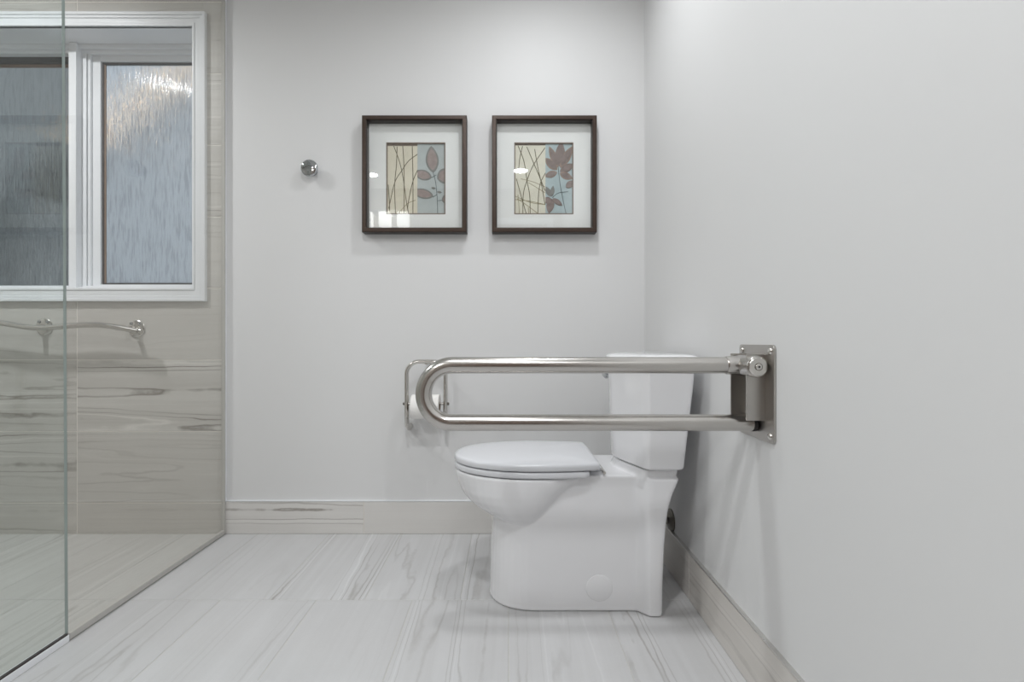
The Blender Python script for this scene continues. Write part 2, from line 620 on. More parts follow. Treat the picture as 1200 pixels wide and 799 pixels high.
# baseboards
BH = 0.138
bb = struct(MB().box(-1.203, XR, YB - 0.008, YB, 0, BH - 0.0015).build('baseboard_back', M_GROUT))
for a, b, vv, sd in ((-1.203, -0.609, 0.75, 6.2), (-0.609, -0.004, 0.08, 1.1), (-0.004, 0.5768, 0.2, 2.0)):
    tile(a, b, 0, BH, YB - 0.008, 'back', M_TILE_B, bb, vv, sd, th=0.002)
MB().box(-1.203, XR, YB - 0.0105, YB, BH, BH + 0.003).build('edge_trim', M_TRIM, bb)
br = struct(MB().box(XR - 0.009, XR, YF, YB - 0.010, 0, BH + 0.0065).build('baseboard_right', M_GROUT))
for k in range(6):
    y1 = (YB - 0.010) if k == 0 else 1.622 - 0.605 * (k - 1)
    y0 = 1.622 - 0.605 * k
    if y1 > YF:
        tile(max(y0, YF), y1, 0, BH + 0.008, XR - 0.009, 'right', M_TILE_R, br, (0.2, 0.45, 0.3, 0.2, 0.2, 0.2)[k], 3.4 + k, th=0.002)
MB().box(XR - 0.0115, XR, YF, YB - 0.010, BH + 0.008, BH + 0.011).build('edge_trim', M_EDGE, br)

# ------------------------------------------------------------------ window
win = struct(link('window_1', None, None, ((WX0 + WX1) / 2, YB, WZ0)))
c = MB()
cw = 0.058
c.frame(WX0 - cw, WX1 + cw, WZ0 - cw, WZ1 + cw, 0.013, YB - 0.026, YB + 0.0)
c.frame(WX0 - cw + 0.013, WX1 + cw - 0.013, WZ0 - cw + 0.013, WZ1 + cw - 0.013, 0.012, YB - 0.022, YB)
c.frame(WX0 - cw + 0.025, WX1 + cw - 0.025, WZ0 - cw + 0.025, WZ1 + cw - 0.025, 0.022, YB - 0.0185, YB)
c.frame(WX0 - cw + 0.047, WX1 + cw - 0.047, WZ0 - cw + 0.047, WZ1 + cw - 0.047, 0.011, YB - 0.021, YB)
c.build('casing', M_TRIM, win, bevel=0.0022)
MB().frame(WX0 - 0.012, WX1 + 0.012, WZ0 - 0.012, WZ1 + 0.012, 0.012, YB - 0.012, YB + 0.2).build('jamb_liner', M_TRIM, win)
XS = -1.92
# vinyl main frame around both lights
f = MB().frame(WX0, WX1, WZ0, WZ1, 0.018, 2.300, 2.36)
f.frame(WX0 + 0.018, WX1 - 0.018, WZ0 + 0.008, WZ1 - 0.018, 0.016, 2.316, 2.37)
f.build('window_frame', M_TRIM, win, bevel=0.002)
# meeting stile of the left light with its stepped side
st = MB()
st.box(-1.957, -1.923, 2.285, 2.345, WZ0 + 0.002, WZ1 - 0.001)
st.box(-1.923, -1.904, 2.317, 2.345, WZ0 + 0.016, WZ1 - 0.02)
st.box(-1.901, -1.889, 2.322, 2.350, WZ0 + 0.016, WZ1 - 0.02)
st.build('meeting_stile', M_TRIM, win, bevel=0.002)
# right sash
rs = MB()
x0, x1, z0, z1 = -1.889, WX1 - 0.018, WZ0 + 0.01, WZ1 - 0.034
rs.box(x0, x0 + 0.036, 2.334, 2.362, z0, z1)
rs.box(x1 - 0.03, x1, 2.334, 2.362, z0, z1)
rs.box(x0 + 0.036, x1 - 0.03, 2.334, 2.362, z0, z0 + 0.022)
rs.box(x0 + 0.036, x1 - 0.03, 2.334, 2.362, z1 - 0.026, z1)
rs.build('sash', M_TRIM, win, bevel=0.0015)
gk = MB().frame(x0 + 0.036, x1 - 0.03, z0 + 0.022, z1 - 0.026, 0.008, 2.344, 2.360)
gk.build('gasket', M_DARKGAP, win)
MB().box(x0 + 0.036, x0 + 0.050, 2.347, 2.352, z0 + 0.022, z1 - 0.026).build('gasket_edge', M_BROWNGASKET, win)
MB().box(x0 + 0.04, x1 - 0.034, 2.352, 2.356, z0 + 0.026, z1 - 0.03).build('pane', M_RAIN, win)
# left light sits deeper behind the stile
x0, x1 = WX0 + 0.018, -1.955
MB().box(x0, x1, 2.345, 2.375, WZ1 - 0.06, WZ1 - 0.03).build('head_recess_shade', M_DARKGAP, win)  # dark strip colours in the shade of the recess above the left pane
MB().box(x0, x1, 2.36, 2.375, WZ1 - 0.068, WZ1 - 0.06).build('screen_rail', M_BROWNGASKET, win)
MB().box(-1.972, -1.957, 2.36, 2.372, WZ0 + 0.03, WZ1 - 0.06).build('screen_stile', M_BROWNGASKET, win)
MB().box(x0, x1, 2.345, 2.375, WZ0, WZ0 + 0.028).build('sash_rail', M_TRIM, win)
MB().box(x0, x1, 2.378, 2.382, WZ0, WZ1 - 0.03).build('pane', M_RAIN_L, win)
MB().frame(x0 - 0.018, x1 + 0.06, WZ0, WZ1, 0.018, 2.36, 2.39).build('outer_frame', M_TRIM, win)

# ------------------------------------------------------------------ outside, blurred by the patterned glass
M_SIDING = plain('grey_blue_siding', lin(196, 200, 204), 0.8)
M_ROOF = plain('dark_roof_shingle', lin(92, 90, 88), 0.9)
M_FENCE = plain('weathered_grey_board', lin(120, 124, 126), 0.85)
M_GROUND = plain('garden_ground', lin(196, 196, 190), 0.95)
M_STREAK = emit('warm_streak_glow', (1.0, 0.72, 0.42, 1), 5.0)  # added glow, stands in for the warm streak across the pane
gr = MB().box(-16, 8, YB + 0.3, 20, -0.5, -0.3).build('ground', M_GROUND)
gr['kind'] = 'structure'
t = thing('neighbour_house', 'pale house gable with an added warm glow along the eave outside, blurred behind the patterned window glass', 'house', (-2.6, 5.6, -0.3))
gb = [(-4.75, -.3), (-.8, -.3), (-.8, 2.66), (-2.55, 4.12), (-4.75, 2.52)]
MB().loft([[Vector((x, 5.6, z)) for x, z in gb], [Vector((x, 9.0, z)) for x, z in gb]]).build('gable_wall', M_SIDING, t)
for a, b in (((-5.0, 2.36), (-2.55, 4.14)), ((-2.55, 4.14), (-.55, 2.48))):
    a, b = Vector((a[0], 0, a[1])), Vector((b[0], 0, b[1]))
    up = Vector((0, 0, .13))
    MB().loft([[a + Vector((0, y, 0)), b + Vector((0, y, 0)), b + up + Vector((0, y, 0)), a + up + Vector((0, y, 0))] for y in (5.3, 9.2)]).build('roof_slope', M_ROOF, t)
a, b = Vector((-4.35, 5.27, 2.905)), Vector((-2.75, 5.27, 4.07))
wire = MB().sweep([a + Vector((0, 0, .012)), b + Vector((0, 0, .012))], .006, n=6).build('streak_wire', M_DARKMETAL, t)
for i in range(22):  # added glowing beads that draw the streak, no known lamps
    p = a + (b - a) * (i / 21)
    MB().lathe([(0, .012), (.02, .040), (.05, .048), (.075, .024)], p, (0, 0, -1), 10).build('streak_bead', M_STREAK, wire, smooth=60)
t = thing('garden_fence', 'dark grey garden fence outside, blurred behind the left window pane', 'fence', (-6.4, 4.6, -.3))
for i in range(16):
    z = -.28 + i * .152
    MB().box(-8.6, -4.35, 4.62, 4.64, z, z + .14).build('fence_board', M_FENCE, t)
for x in (-8.5, -6.8, -4.5):
    MB().box(x, x + .09, 4.64, 4.73, -.3, 2.2).build('fence_post', M_FENCE, t)

# ================================================================== shower glass
GT = 0.008
def panel(name, label, y0t, y0b, y1t, y1b, z0, z1, mat):
    v = [(XG - GT / 2, y0b, z0), (XG + GT / 2, y0b, z0), (XG + GT / 2, y1b, z0), (XG - GT / 2, y1b, z0),
         (XG - GT / 2, y0t, z1), (XG + GT / 2, y0t, z1), (XG + GT / 2, y1t, z1), (XG - GT / 2, y1t, z1)]
    return v


t = thing('shower_screen', 'fixed greenish glass shower screen standing on the white sill at the left edge', 'shower screen', (XG, 0.8, 0))
v = panel('', '', 0.181, 0.181, 1.381, 1.3945, 0.023, 2.34, None)
MB().add(v, [(0, 3, 7, 4), (1, 2, 6, 5), (0, 1, 2, 3), (4, 5, 6, 7), (0, 1, 5, 4)]).build('glass_panel', M_GLASS_S, t)
MB().add([v[2], v[3], v[7], v[6]], [(0, 1, 2, 3)]).add(
    [(XG - GT / 2, 1.3953, 0.023), (XG + GT / 2, 1.3953, 0.023), (XG + GT / 2, 1.3818, 2.34), (XG - GT / 2, 1.3818, 2.34)], [(0, 1, 2, 3)]).build('polished_edge', M_GLASSEDGE, t)
MB().box(XG - GT / 2, XG + GT / 2 + 0.0004, 0.181, 1.3945, 0.019, 0.0232).build('bottom_seal', M_DARKGAP, t)
MB().box(XG - 0.014, XG + 0.006, 0.181, 1.398, 0.0002, 0.019).build('sill', M_TRIM, t, bevel=0.001)

t = thing('shower_door', 'clear glass shower door between the greenish screen and the back wall', 'shower door', (XG, 1.79, 0))
v = panel('', '', 1.3855, 1.399, 2.168, 2.168, 0.02, 2.34, None)
MB().add(v, [(0, 3, 7, 4), (1, 2, 6, 5), (0, 1, 2, 3), (4, 5, 6, 7), (0, 1, 5, 4), (2, 3, 7, 6)]).build('glass_panel', M_GLASS_D, t)
MB().box(XG - 0.006, XG + 0.006, 1.400, 2.168, 0.003, 0.021).build('bottom_sweep', M_SWEEP, t, bevel=0.001)
MB().box(XG - 0.008, XG + 0.005, 2.166, 2.1755, 0.004, 2.34).build('edge_seal', M_SWEEP, t, bevel=0.001)

# ================================================================== toilet
YC = 1.70
TOI = thing('toilet', 'white two-piece toilet with a closed lid and smooth skirted base', 'toilet', (0.2, YC, 0))


def smooth(a, b, x):
    t_ = max(0.0, min(1.0, (x - a) / (b - a)))
    return t_ * t_ * (3 - 2 * t_)


def interp(tab, x):
    if x <= tab[0][0]:
        return tab[0][1]
    for (a, p), (b, q) in zip(tab, tab[1:]):
        if x <= b:
            return p + (q - p) * (x - a) / (b - a)
    return tab[-1][1]


BACK = [(0, .464), (.10, .466), (.20, .470), (.27, .475), (.32, .482), (.36, .494), (.385, .505), (.405, .513), (.45, .515)]


def skirt_ring(z):
    hw = interp([(0, .150), (.012, .1475), (.3, .1455), (.411, .145)], z)
    fx = interp([(0, -.060), (.012, -.0575), (.15, -.053), (.30, -.046), (.411, -.04)], z)
    xb = interp(BACK, z)
    ce, cf = 0.095, 0.095 - fx
    pts = []
    n = 22
    for i in range(n + 1):                                   # front, from -y to +y going around -x
        a = -PI / 2 - PI * i / n
        ca, sa = math.cos(a), math.sin(a)
        e = 0.86
        pts.append((ce + cf * math.copysign(abs(ca) ** e, ca), hw * math.copysign(abs(sa) ** e, sa)))
    side = []
    for x in (0.14, 0.20, 0.26, 0.32, 0.355, 0.38, 0.392, 0.403, 0.413, 0.424, 0.436, xb - 0.012, xb - 0.004):
        w = hw + (0.183 - hw) * smooth(0.388, 0.430, x)
        if x > xb - 0.006:
            w -= 0.004
        side.append((min(x, xb), w))
    right = [(x, w) for x, w in side] + [(xb, 0.17), (xb, 0.08)]
    pts += right + [(x, -w) for x, w in reversed(right)]
    return [Vector((x, YC + y, z)) for x, y in pts]


body = MB()
zs = [0.0005, .006, .012, .05, .1, .15, .2, .25, .28, .31, .335, .355, .37, .385, .398, .407, .411]
body.loft([skirt_ring(z) for z in zs])


def bowl_ring(fx, rx, hw, z, n=44, e=0.93):
    cx = fx + (rx - fx) * 0.52
    out = []
    for i in range(n):
        a = 2 * PI * i / n
        ca, sa = math.cos(a), math.sin(a)
        r = (cx - fx) if ca < 0 else (rx - cx)
        out.append(Vector((cx + r * math.copysign(abs(ca) ** e, ca), YC + hw * math.copysign(abs(sa) ** e, sa), z)))
    return out


BW = [(.225, .02, .09, .08), (.245, -.015, .115, .125), (.262, -.045, .14, .145), (.278, -.075, .155, .156), (.300, -.112, .18, .167), (.325, -.140, .205, .1755),
      (.350, -.156, .230, .181), (.375, -.165, .265, .1845), (.395, -.170, .29, .1865), (.405, -.171, .295, .1865), (.408, -.168, .29, .183)]
body.loft([bowl_ring(f_, r_, h_, z_) for z_, f_, r_, h_ in BW])
# raised shelf that carries the tank
BOW = [(0, 0), (.03, .001), (.067, .012), (.105, .0255), (.144, .0405), (.2, .061), (.23, .075)]


def tank_ring(z, xf, xb, hw, r=0.022, n=26):
    pts = []
    for i in range(n + 1):
        y = hw * (2 * i / n - 1)
        x = xf + interp(BOW, abs(y))
        pts.append((x, y))
    # soften the two front corners, then the back
    pts[0] = (pts[0][0] + 0.006, pts[0][1])
    pts[-1] = (pts[-1][0] + 0.006, pts[-1][1])
    bk = [(xb - r, hw), (xb - r * .3, hw - r * .3), (xb, hw - r)]
    pts += bk + [(x, -y) for x, y in reversed(bk)]
    return [Vector((x, YC + y, z)) for x, y in pts]


body.loft([tank_ring(.38, .352, .505, .165), tank_ring(.405, .350, .510, .170), tank_ring(.425, .356, .514, .178), tank_ring(.4365, .356, .514, .180)])
ob = body.build('bowl', M_CERAMIC, TOI, smooth=60)
rm = ob.modifiers.new('fuse', 'REMESH')
rm.mode = 'VOXEL'
rm.voxel_size = 0.004
rm.use_smooth_shade = True
sm = ob.modifiers.new('soften', 'SMOOTH')
sm.factor = 0.5
sm.iterations = 4

# round bolt access cover on the side
MB().lathe([(0, .040), (.0015, .0405), (.003, .0395), (.0042, .036)], (0.28, 1.5545, 0.071), (0, -1, 0), 36).build('bolt_cover', M_CERAMIC, TOI, smooth=25)


def seat_ring(s, z, rear=0.282, fx=-.1725, hw=.188, dx=0.0):
    """egg-shaped outline with a straight rear edge; s insets it"""
    fx, rear, hw = fx + s, rear - s, hw - s
    cx = 0.085
    pts = []
    n = 30
    for i in range(n + 1):
        a = -PI / 2 - PI * i / n
        ca, sa = math.cos(a), math.sin(a)
        e = 0.95
        pts.append((cx + (cx - fx) * math.copysign(abs(ca) ** e, ca), hw * math.copysign(abs(sa) ** e, sa)))
    side = []
    for x in (0.14, 0.19, 0.23, rear - .018, rear - .006, rear - .001):
        w = hw - 0.022 * ((x - cx) / (0.282 - cx)) ** 2
        if x > rear - .01:
            w -= 0.004
        if x > rear - .004:
            w -= 0.006
        side.append((x, w))
    side.append((rear, side[-1][1] - 0.02))
    pts += side + [(x, -w) for x, w in reversed(side)]
    return [Vector((x + dx, YC + y, z)) for x, y in pts]


def crown(z0, z1, prof, **kw):
    out = []
    for s, z in prof:
        if s <= .006:
            out.append(seat_ring(s, z, **kw))
        else:                                       # crown: shrink the outline towards its middle
            c0 = Vector((0.075, YC, 0))
            k_ = 1 - (s - .006) / .17
            out.append([Vector((c0.x + (p.x - c0.x) * k_, c0.y + (p.y - c0.y) * k_, z)) for p in seat_ring(.006, z, **kw)])
    return out


MB().loft(crown(0, 0, [(.006, .4105), (.0015, .412), (0, .4155), (0, .424), (.002, .428), (.006, .4295)], rear=0.250)).build('seat', M_SEAT, TOI, smooth=50)
MB().loft(crown(0, 0, [(.004, .4325), (.001, .4335), (0, .436), (0, .446), (.002, .4505), (.006, .453), (.012, .4545), (.03, .4565),
                       (.06, .4585), (.10, .460), (.14, .4606)])).build('seat_lid', M_SEAT, TOI, smooth=50)
for s in (-1, 1):
    h = MB().box(.262, .292, YC + s * .075 - .022, YC + s * .075 + .022, .4085, .432)
    h.lathe([(0, .0075), (.05, .0075)], (.289, YC + s * .075 - .025, .421), (0, 1, 0), 14)
    h.build('hinge', M_SEAT, TOI, bevel=0.003)
MB().lathe([(0, .0045), (.19, .0045)], (.296, YC - .150, .4205), (0, 1, 0), 12).build('hinge_rod', M_NICKEL, TOI, smooth=40)

tk = MB().loft([tank_ring(.4385, .362, .515, .190), tank_ring(.4415, .352, .524, .199), tank_ring(.447, .350, .526, .201), tank_ring(.56, .346, .537, .2075),
                tank_ring(.68, .3415, .549, .213), tank_ring(.744, .339, .554, .2155)])
tk.build('tank', M_CERAMIC, TOI, smooth=30, bevel=0.004, segs=3)
ld = MB().loft([tank_ring(.7445, .336, .559, .219), tank_ring(.748, .331, .563, .224), tank_ring(.766, .331, .563, .224), tank_ring(.7735, .335, .560, .220),
                tank_ring(.778, .346, .552, .208), tank_ring(.7805, .366, .538, .185)])
ld.build('tank_lid', M_CERAMIC, TOI, smooth=50)
lv = MB().lathe([(0, .016), (.006, .016), (.008, .008), (.022, .008)], (.372, 1.865, .700), (-1, 0, 0), 18)
lv.sweep([(.353, 1.873, .700), (.351, 1.86, .6995), (.349, 1.835, .697), (.350, 1.805, .694), (.351, 1.797, .693)], [.006, .007, .006, .007, .004], n=12)
lv.build('flush_lever', M_CHROME, TOI, smooth=50)

# water supply valve behind the toilet
t = thing('water_supply_valve', 'dark round water supply valve on the right wall behind the toilet base', 'valve', (XR, 1.83, .166))
MB().lathe([(0, .040), (.004, .040), (.010, .030), (.014, .014)], (XR, 1.83, .180), (-1, 0, 0)).build('escutcheon', M_DARKMETAL, t, smooth=40)
b = MB().lathe([(0, .009), (.013, .009), (.016, .013), (.022, .013), (.024, .008)], (XR - .001, 1.83, .180), (-1, 0, 0), 16)
b.build('valve_stem', M_NICKEL, t, smooth=40)

# ================================================================== fold-down grab bar
t = thing('fold_down_grab_bar', 'brushed steel U-shaped fold-down grab bar hinged from a plate on the right wall', 'grab bar', (XR, 1.2, .70))
RT = .0193
YBAR = 1.198
zt, zb = .7632, .6290
rc = (zt - zb) / 2
zc = (zt + zb) / 2
xc = -.214 + RT + rc
pts = [Vector((.535, YBAR, zt)), Vector((.3, YBAR, zt)), Vector((.05, YBAR, zt))] + arc(xc, zc, rc, PI / 2, 3 * PI / 2, 30, YBAR) + \
      [Vector((.05, YBAR, zb)), Vector((.3, YBAR, zb)), Vector((.571, YBAR, zb))]
MB().sweep(pts, RT, n=28, ref=(0, 1, 0)).build('rail', M_STEEL, t, smooth=50)
MB().lathe([(0, RT + .0005), (.005, RT + .001), (.010, RT)], (.571, YBAR, zb), (1, 0, 0), 28).build('rubber_bumper', M_RUBBER, t, smooth=40)
# mounting plate with rounded corners
y0, y1, z0, z1, r = 1.117, 1.284, .593, .8115, .010
pl = []
for cy, cz, a0 in ((y1 - r, z1 - r, 0), (y0 + r, z1 - r, PI / 2), (y0 + r, z0 + r, PI), (y1 - r, z0 + r, 3 * PI / 2)):
    for i in range(6):
        a = a0 + PI / 2 * i / 5
        pl.append((cy + r * math.cos(a), cz + r * math.sin(a)))
MB().loft([[Vector((XR - .0002, y, z)) for y, z in pl], [Vector((XR - .0055, y, z)) for y, z in pl]]).build('mounting_plate', M_STEEL_PLATE, t, bevel=.001)
for y, z in ((1.132, .797), (1.268, .797), (1.132, .608), (1.268, .608)):
    MB().lathe([(0, .0085), (.002, .0082), (.0042, .0062), (.005, .003)], (XR - .0055, y, z), (-1, 0, 0), 18).build('screw', M_NICKEL, t, smooth=40)
# U-shaped hinge channel
ch = MB()
ch.box(.541, XR - .005, 1.155, 1.160, .640, .790)
ch.box(.541, XR - .005, 1.236, 1.241, .640, .790)
ch.box(XR - .011, XR - .005, 1.160, 1.236, .640, .790)
ch.build('hinge_channel', M_STEEL_PLATE, t, bevel=.0008)
k = MB().lathe([(0, .0225), (.004, .0248), (.112, .0248), (.116, .0225)], (.5575, 1.138, zt - .0005), (0, 1, 0), 32)
k.build('pivot', M_STEEL, t, smooth=40)
cap = MB().lathe([(0, .0212), (.003, .0212), (.0045, .0195)], (.5575, 1.138, zt - .0005), (0, -1, 0), 32)
cap.build('pivot_cap', M_NICKEL, t, smooth=30)
MB().lathe([(0, .0085), (.0012, .0085), (.0014, .0078)], (.5575, 1.1335, zt - .0005), (0, -1, 0), 22).build('pivot_ring', M_DARKMETAL, t, smooth=30)
MB().lathe([(0, .0070), (.0022, .0070), (.003, .006)], (.5575, 1.1335, zt - .0005), (0, -1, 0), 22).build('pivot_screw', M_NICKEL, t, smooth=30)
MB().lathe([(0, .0026), (.0034, .0026)], (.5575, 1.1335, zt - .0005), (0, -1, 0), 6).build('hex_socket', M_RUBBER, t)
MB().lathe([(0, RT + .0022), (.030, RT + .0022), (.034, RT + .001)], (.545, YBAR, zt), (-1, 0, 0), 28).build('collar', M_STEEL, t, smooth=40)

# ================================================================== toilet paper holder on the back wall
t = thing('toilet_paper_holder', 'polished steel arched toilet paper holder on the back wall left of the toilet', 'toilet paper holder', (-.34, YB, .43))
YH = 2.098
xa, xb_ = P(476.5, 0, YH).x, P(522, 0, YH).x
za = P(0, 423.5, YH).z
zlow = P(0, 497, YH).z
rr = (xb_ - xa) / 2
cxh = (xa + xb_) / 2
ra = .052


def leg(x):
    return [Vector((x, YB - .001, zlow - .022)), Vector((x, YB - .018, zlow - .022)), Vector((x, YB - .046, zlow - .018)), Vector((x, YB - .070, zlow - .006)),
            Vector((x, YB - .084, zlow + .010)), Vector((x, YH, zlow + .030))]


pts = leg(xa)
pts += [Vector((xa, YH, zlow + .08)), Vector((xa, YH, za - ra - .02))]
pts += arc(xa + ra, za - ra, ra, PI, PI / 2, 10, YH)
pts += arc(xb_ - ra, za - ra, ra, PI / 2, 0, 10, YH)
pts += [Vector((xb_, YH, za - ra - .02)), Vector((xb_, YH, zlow + .08))] + list(reversed(leg(xb_)))
MB().sweep(pts, .0088, .015, n=18, ref=(1, 0, 0)).build('arched_bar', M_NICKEL, t, smooth=60)
zs_ = P(0, 473, YH).z
MB().sweep([(cxh, YB - .001, za - .004), (cxh, YB - .05, za - .003), (cxh, YH, za - .003)], .009, n=14).build('top_post', M_NICKEL, t, smooth=60)
MB().lathe([(0, .006), (xb_ - xa, .006)], (xa, YH, zs_), (1, 0, 0), 14).build('spindle', M_NICKEL, t, smooth=60)
for x, d in ((xa - .0095, -1), (xb_ + .0095, 1)):
    MB().lathe([(0, .0065), (.003, .006), (.006, .004)], (x, YH, zs_), (d, 0, 0), 14).build('end_screw', M_DARKMETAL, t, smooth=40)

t = thing('toilet_roll', 'white toilet paper roll hanging in the arched steel holder', 'toilet paper', (cxh, YH, zs_))
x0, x1 = xa + .022, xb_ - .024
n = 36
rp, ri_ = .050, .021
ring = lambda x, r_: [Vector((x, YH + r_ * math.cos(2 * PI * i / n), zs_ - .012 + r_ * math.sin(2 * PI * i / n))) for i in range(n)]
MB().loft([ring(x0, ri_), ring(x0, rp - .002), ring(x0 + .002, rp), ring(x1 - .002, rp), ring(x1, rp - .002), ring(x1, ri_), ring(x0, ri_)], False, False).build(
    'paper', M_PAPER, t, smooth=40)
MB().loft([ring(x0 - .0005, ri_ - .0008), ring(x1 + .0005, ri_ - .0008), ring(x1 + .0005, ri_ - .0025), ring(x0 - .0005, ri_ - .0025), ring(x0 - .0005, ri_ - .0008)], False, False).build(
    'cardboard_core', M_CORE, t, smooth=40)

# ================================================================== robe hook
kx, kz = P(366, 200, YB).x, P(366, 200, YB).z
t = thing('robe_knob', 'small round polished chrome knob on the bare back wall left of the pictures', 'wall knob', (kx, YB, kz))
MB().lathe([(0, .024), (.004, .024), (.006, .018)], (kx, YB, kz), (0, -1, 0)).build('wall_flange', M_CHROME, t, smooth=40)
MB().lathe([(0, .014), (.012, .013), (.016, .020), (.020, .0295), (.024, .0345), (.028, .0362), (.032, .0350), (.0345, .031), (.0365, .022), (.0375, .009)],
           (kx, YB - .005, kz), (0, -1, 0), 36).build('knob', M_CHROME, t, smooth=70)

# ================================================================== wavy grab bar in the shower
t = thing('shower_grab_bar', 'wavy satin steel grab bar on the tiled shower wall under the window', 'grab bar', (-1.8, YB - TH, .88))
YSB = 2.112
wave = [(-150, 388), (-128, 387), (-105, 381), (-80, 377), (-55, 376.5), (-30, 377), (-12, 377), (6, 379), (22, 382), (38, 384), (54, 384), (70, 382.8),
        (86, 381.3), (102, 380.6), (116, 380.7), (130, 382.2), (144, 384.6), (156, 387), (163, 388.2)]
pts = [P(px, py, YSB) for px, py in wave]
MB().sweep(pts, .0115, .015, n=16).build('bar', M_NICKEL, t, smooth=60)
MB().lathe([(0, .0125), (.004, .0135), (.010, .0125), (.013, .007)], pts[-1], (1, 0, -.18), 18).build('end_cap', M_NICKEL, t, smooth=50)
MB().lathe([(0, .0125), (.004, .0135), (.010, .0125), (.013, .007)], pts[0], (-1, 0, -.05), 18).build('end_cap', M_NICKEL, t, smooth=50)
for px, py in ((36, 383.5), (147, 385.5), (-122, 386)):
    p = P(px, py, YSB)
    MB().sweep([p, p + Vector((0, .03, 0)), p + Vector((0, YB - TH - YSB - .004, 0))], [.0095, .010, .013], n=14).build('post', M_NICKEL, t, smooth=50)
    q = Vector((p.x, YB - TH, p.z + .003))
    MB().lathe([(0, .036), (.003, .036), (.007, .031), (.009, .018)], q, (0, -1, 0), 28).build('wall_flange', M_NICKEL, t, smooth=40)
    for s in (-1, 1):
        MB().lathe([(0, .0065), (.003, .006), (.005, .003)], q + Vector((s * .018, -.008, .022)), (0, -1, 0), 12).build('screw', M_CHROME, t, smooth=40)


# ================================================================== framed pictures
M_CREAM = plain('cream_print', lin(222, 215, 198), 0.9, var=0.1, scale=30)
M_CREAM2 = plain('pale_cream_print', lin(226, 222, 208), 0.9, var=0.1, scale=30)
M_BLUE = plain('grey_blue_print', lin(184, 191, 192), 0.9, var=0.14, scale=26)
M_BLUE2 = plain('pale_teal_print', lin(180, 195, 199), 0.9, var=0.14, scale=26)
M_TWIG = plain('olive_twig_ink', lin(112, 104, 82), 0.9, var=0.2, scale=60)
M_TWIGL = plain('faint_twig_ink', lin(165, 155, 128), 0.9, var=0.2, scale=60)
M_STEM = plain('slate_stem_ink', lin(108, 118, 120), 0.9)
M_LEAF = plain('plum_leaf_ink', lin(160, 146, 143), 0.9, var=0.3, scale=50)
M_LEAFEDGE = plain('grey_leaf_edge_ink', lin(138, 138, 136), 0.9, var=0.2, scale=50)
M_LEAF2 = plain('brown_leaf_ink', lin(140, 127, 124), 0.9, var=0.4, scale=60)
M_LEAF2E = plain('ochre_leaf_ink', lin(158, 139, 128), 0.9, var=0.3, scale=60)


def lens(b, tip, w, n=14, fat=0.8):
    b, tip = Vector(b), Vector(tip)
    d = tip - b
    pz = Vector((-d.y, d.x)).normalized()
    up, dn = [], []
    for i in range(n + 1):
        s = i / n
        k_ = w * (math.sin(PI * s ** 0.9)) ** fat
        up.append(b + d * s + pz * k_)
        dn.append(b + d * s - pz * k_)
    return up + dn[-2:0:-1]


def clip(poly, x0, x1, y0, y1):
    for ax, lim, sg in ((0, x0, 1), (0, x1, -1), (1, y0, 1), (1, y1, -1)):
        out = []
        for i in range(len(poly)):
            a, b = poly[i], poly[(i + 1) % len(poly)]
            ia, ib = sg * (a[ax] - lim) >= 0, sg * (b[ax] - lim) >= 0
            if ia:
                out.append(a)
            if ia != ib:
                s = (lim - a[ax]) / (b[ax] - a[ax])
                out.append(a + (b - a) * s)
        poly = out
        if not poly:
            return []
    return poly


